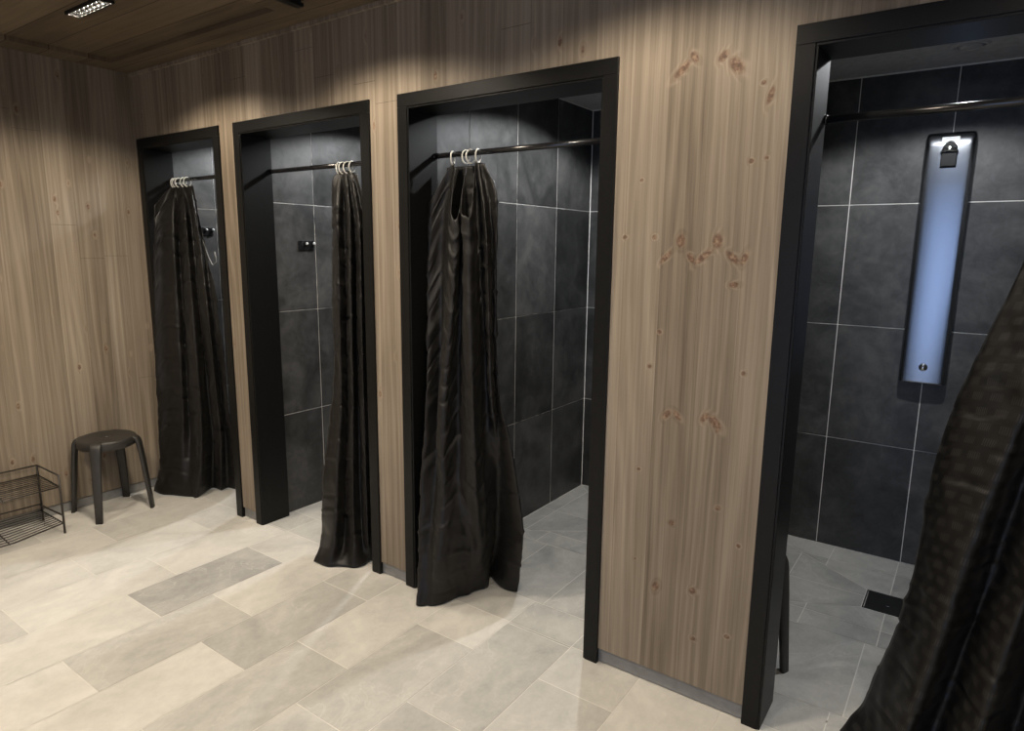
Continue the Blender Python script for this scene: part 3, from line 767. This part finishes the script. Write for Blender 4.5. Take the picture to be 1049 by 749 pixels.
bm.transform(Matrix.Translation((0, -.057, .080)) @ Matrix.Rotation(math.radians(90), 4, 'X')); bt = link('push_button', bm, M_CHROME, p); bt['label'] = 'round chrome push button'

# ================================================================== FLOOR DRAINS
for cx, lab in ((4.085, 'square black floor drain below the shower panel'), (2.745, 'square black floor drain in the stall of the V-sagged curtain')):
    d = thing('floor_drain', lab, 'drain', (cx, 1.165, 0), 0, 'square shower drains')
    bm = bmesh.new()
    for s in (-1, 1):
        box(bm, s * .090 - .003, s * .090 + .003, -.093, .093, -.001, .0022, .0008); box(bm, -.087, .087, s * .090 - .003, s * .090 + .003, -.001, .0022, .0008)
    link('rim', bm, M_BLACK, d)
    bm = bmesh.new(); box(bm, -.085, .085, -.085, .085, -.001, .0010, .0006); c = link('cover', bm, M_BLACK, d)
    bm = bmesh.new(); tube(bm, [(-.012, -.022, .0012), (0, -.026, .0016), (.012, -.024, .0012)], .0018, 8); link('lifting_slot', bm, M_STEEL, c)

# ================================================================== HOOK PLATES
def hooks(label, x, y0, y1, z0, z1):
    h = thing('hook_rail', label, 'hook', (x, (y0 + y1) / 2, (z0 + z1) / 2), 0, 'hook plates on the stall walls')
    wy, wz = (y1 - y0) / 2, (z1 - z0) / 2
    bm = bmesh.new(); box(bm, 0, .006, -wy, wy, -wz, wz, .0015); link('plate', bm, M_ROD, h)
    for s in (-.15, .82):
        bm = bmesh.new()
        tube(bm, [(.005, s * wy, wz * .1), (.012, s * wy, wz * .05), (.019, s * wy, wz * .25), (.021, s * wy, wz * .62)], [.006, .006, .0065, .007], 12)
        hk = link('hook', bm, M_ROD, h)
        bm = bmesh.new(); bmesh.ops.create_uvsphere(bm, u_segments=14, v_segments=8, radius=.0085)
        bm.transform(Matrix.Translation((.0225, s * wy, wz * .45))); tp = link('hook_tip_glint', bm, M_WHITE, hk); tp['label'] = 'tip painted pale as a metal glint'  # pale colour painted in place of a glint on metal
hooks('black two-peg hook plate on the tiled wall of the stall with the bunched-right curtain', 1.0605, .351, .455, 1.543, 1.597)
hooks('black two-peg hook plate behind the curtain of the narrow corner stall', .0455, .345, .44, 1.628, 1.682)

# ================================================================== STOOLS
def stool(label, x, y, rz):
    s = thing('stool', label, 'stool', (x, y, 0), rz, 'round black plastic stools')
    bm = bmesh.new()
    lathe(bm, [(.013, .410), (.120, .405), (.146, .402), (.1525, .408), (.154, .440), (.150, .4515), (.142, .4555), (.125, .4545), (.06, .4505), (.016, .4500), (.012, .446), (.012, .412)], 56, cap=False)
    link('seat', bm, M_STOOL, s)
    bm = bmesh.new(); lathe(bm, [(.0125, .444), (.001, .444)], 20); c = link('grip_hole', bm, M_BLACK, s)
    for k in range(4):
        a = math.pi / 4 + k * math.pi / 2
        bm = bmesh.new()
        # centre line (radius, height), half width, half depth
        path = [(.132, .4465, .024, .007), (.147, .4470, .026, .009), (.160, .438, .028, .011), (.167, .424, .0285, .012), (.172, .40, .028, .012),
                (.181, .33, .0255, .0115), (.192, .22, .0235, .011), (.203, .11, .021, .0105), (.213, .0, .019, .010)]
        rings = []
        for i, (r, z, w, d) in enumerate(path):
            r0_, z0_ = path[max(i - 1, 0)][:2]; r1_, z1_ = path[min(i + 1, len(path) - 1)][:2]
            t = Vector((r1_ - r0_, 0, z1_ - z0_)).normalized(); nrm = Vector((-t.z, 0, t.x))
            if i == len(path) - 1: nrm = Vector((1, 0, 0)) 
            elif nrm.x < 0 and i > 2: nrm = -nrm
            ring = []
            for q in range(16):
                an = 2 * math.pi * q / 16; ca, sa = math.cos(an), math.sin(an)
                ex = math.copysign(abs(ca) ** .45, ca) * w; ey = math.copysign(abs(sa) ** .45, sa) * d
                ring.append(bm.verts.new(Vector((r, 0, z)) + nrm * ey + Vector((0, ex, 0))))
            rings.append(ring)
        for A, B in zip(rings, rings[1:]):
            for q in range(16):
                f = bm.faces.new((A[q], A[(q + 1) % 16], B[(q + 1) % 16], B[q])); f.smooth = True
        bm.faces.new(rings[0]); bm.faces.new(rings[-1][::-1])
        bm.transform(Matrix.Rotation(a, 4, 'Z'))
        for v in bm.verts: v.co.z = max(v.co.z, 0.0)
        link('leg', bm, M_STOOL, s)
    return s
stool('round black plastic stool standing against the wood wall beside the shoe rack', .178, -.387, math.radians(2))
stool('black stool inside the shower panel stall, only a leg showing past the jamb', 3.62, .455, math.radians(-65))

# ================================================================== SHOE RACK
rk = thing('shoe_rack', 'two-tier dark wire shoe rack along the wood wall', 'shoe rack', (.17, -1.02, 0))
O = Vector((.17, -1.02, 0))
def wire(name, pts, r, label=None, mat=None):
    bm = bmesh.new()
    for a in pts: tube(bm, [Vector(q) - O for q in a], r, 8)
    return link(name, bm, M_WIRE, rk)
yf, yn, xb, xf = -.699, -1.34, .026, .314
for x in (xb, xf):
    for y in (yf, yn): wire('post', [[(x, y, 0), (x, y, .333)]], .0058)
def shelf(name, za, zb, dip):
    # za at the wall, zb at the front edge
    bars = []
    zz = lambda x, y: za + (zb - za) * (x - xb) / (xf - xb)
    for k in range(11):
        x = xb + (xf - xb) * k / 10
        f = dip * (x - xb) / (xf - xb)
        bars.append([(x, yf, zz(x, yf)), (x, yf - .23, zz(x, 0) - f), (x, yn, zz(x, 0) - f)])
    s = wire(name, bars[1:-1], .0027)
    bm = bmesh.new()
    for a in (bars[0], bars[-1]): tube(bm, [Vector(q) - O for q in a], .0042, 8)
    for y in (yf, yf - .25, yn + .02):
        d = 0 if y == yf else dip
        tube(bm, [Vector((xb, y, za - .003)) - O, Vector((xf, y, zb - d - .003)) - O], .0036, 8)
    link('shelf_border', bm, M_WIRE, s)
shelf('upper_shelf', .275, .268, .004)
shelf('lower_shelf', .059, .060, .030)
for y in (yf, yn):
    wire('end_rail', [[(xb, y, .331), (xf, y, .331)]], .0046); wire('end_rail', [[(xb, y, .090), (xf, y, .102)]], .0046)
wire('back_rail', [[(xb, yf, .331), (xb, yn, .331)]], .0042); wire('back_rail', [[(xb, yf, .100), (xb, yn, .106)]], .0042)
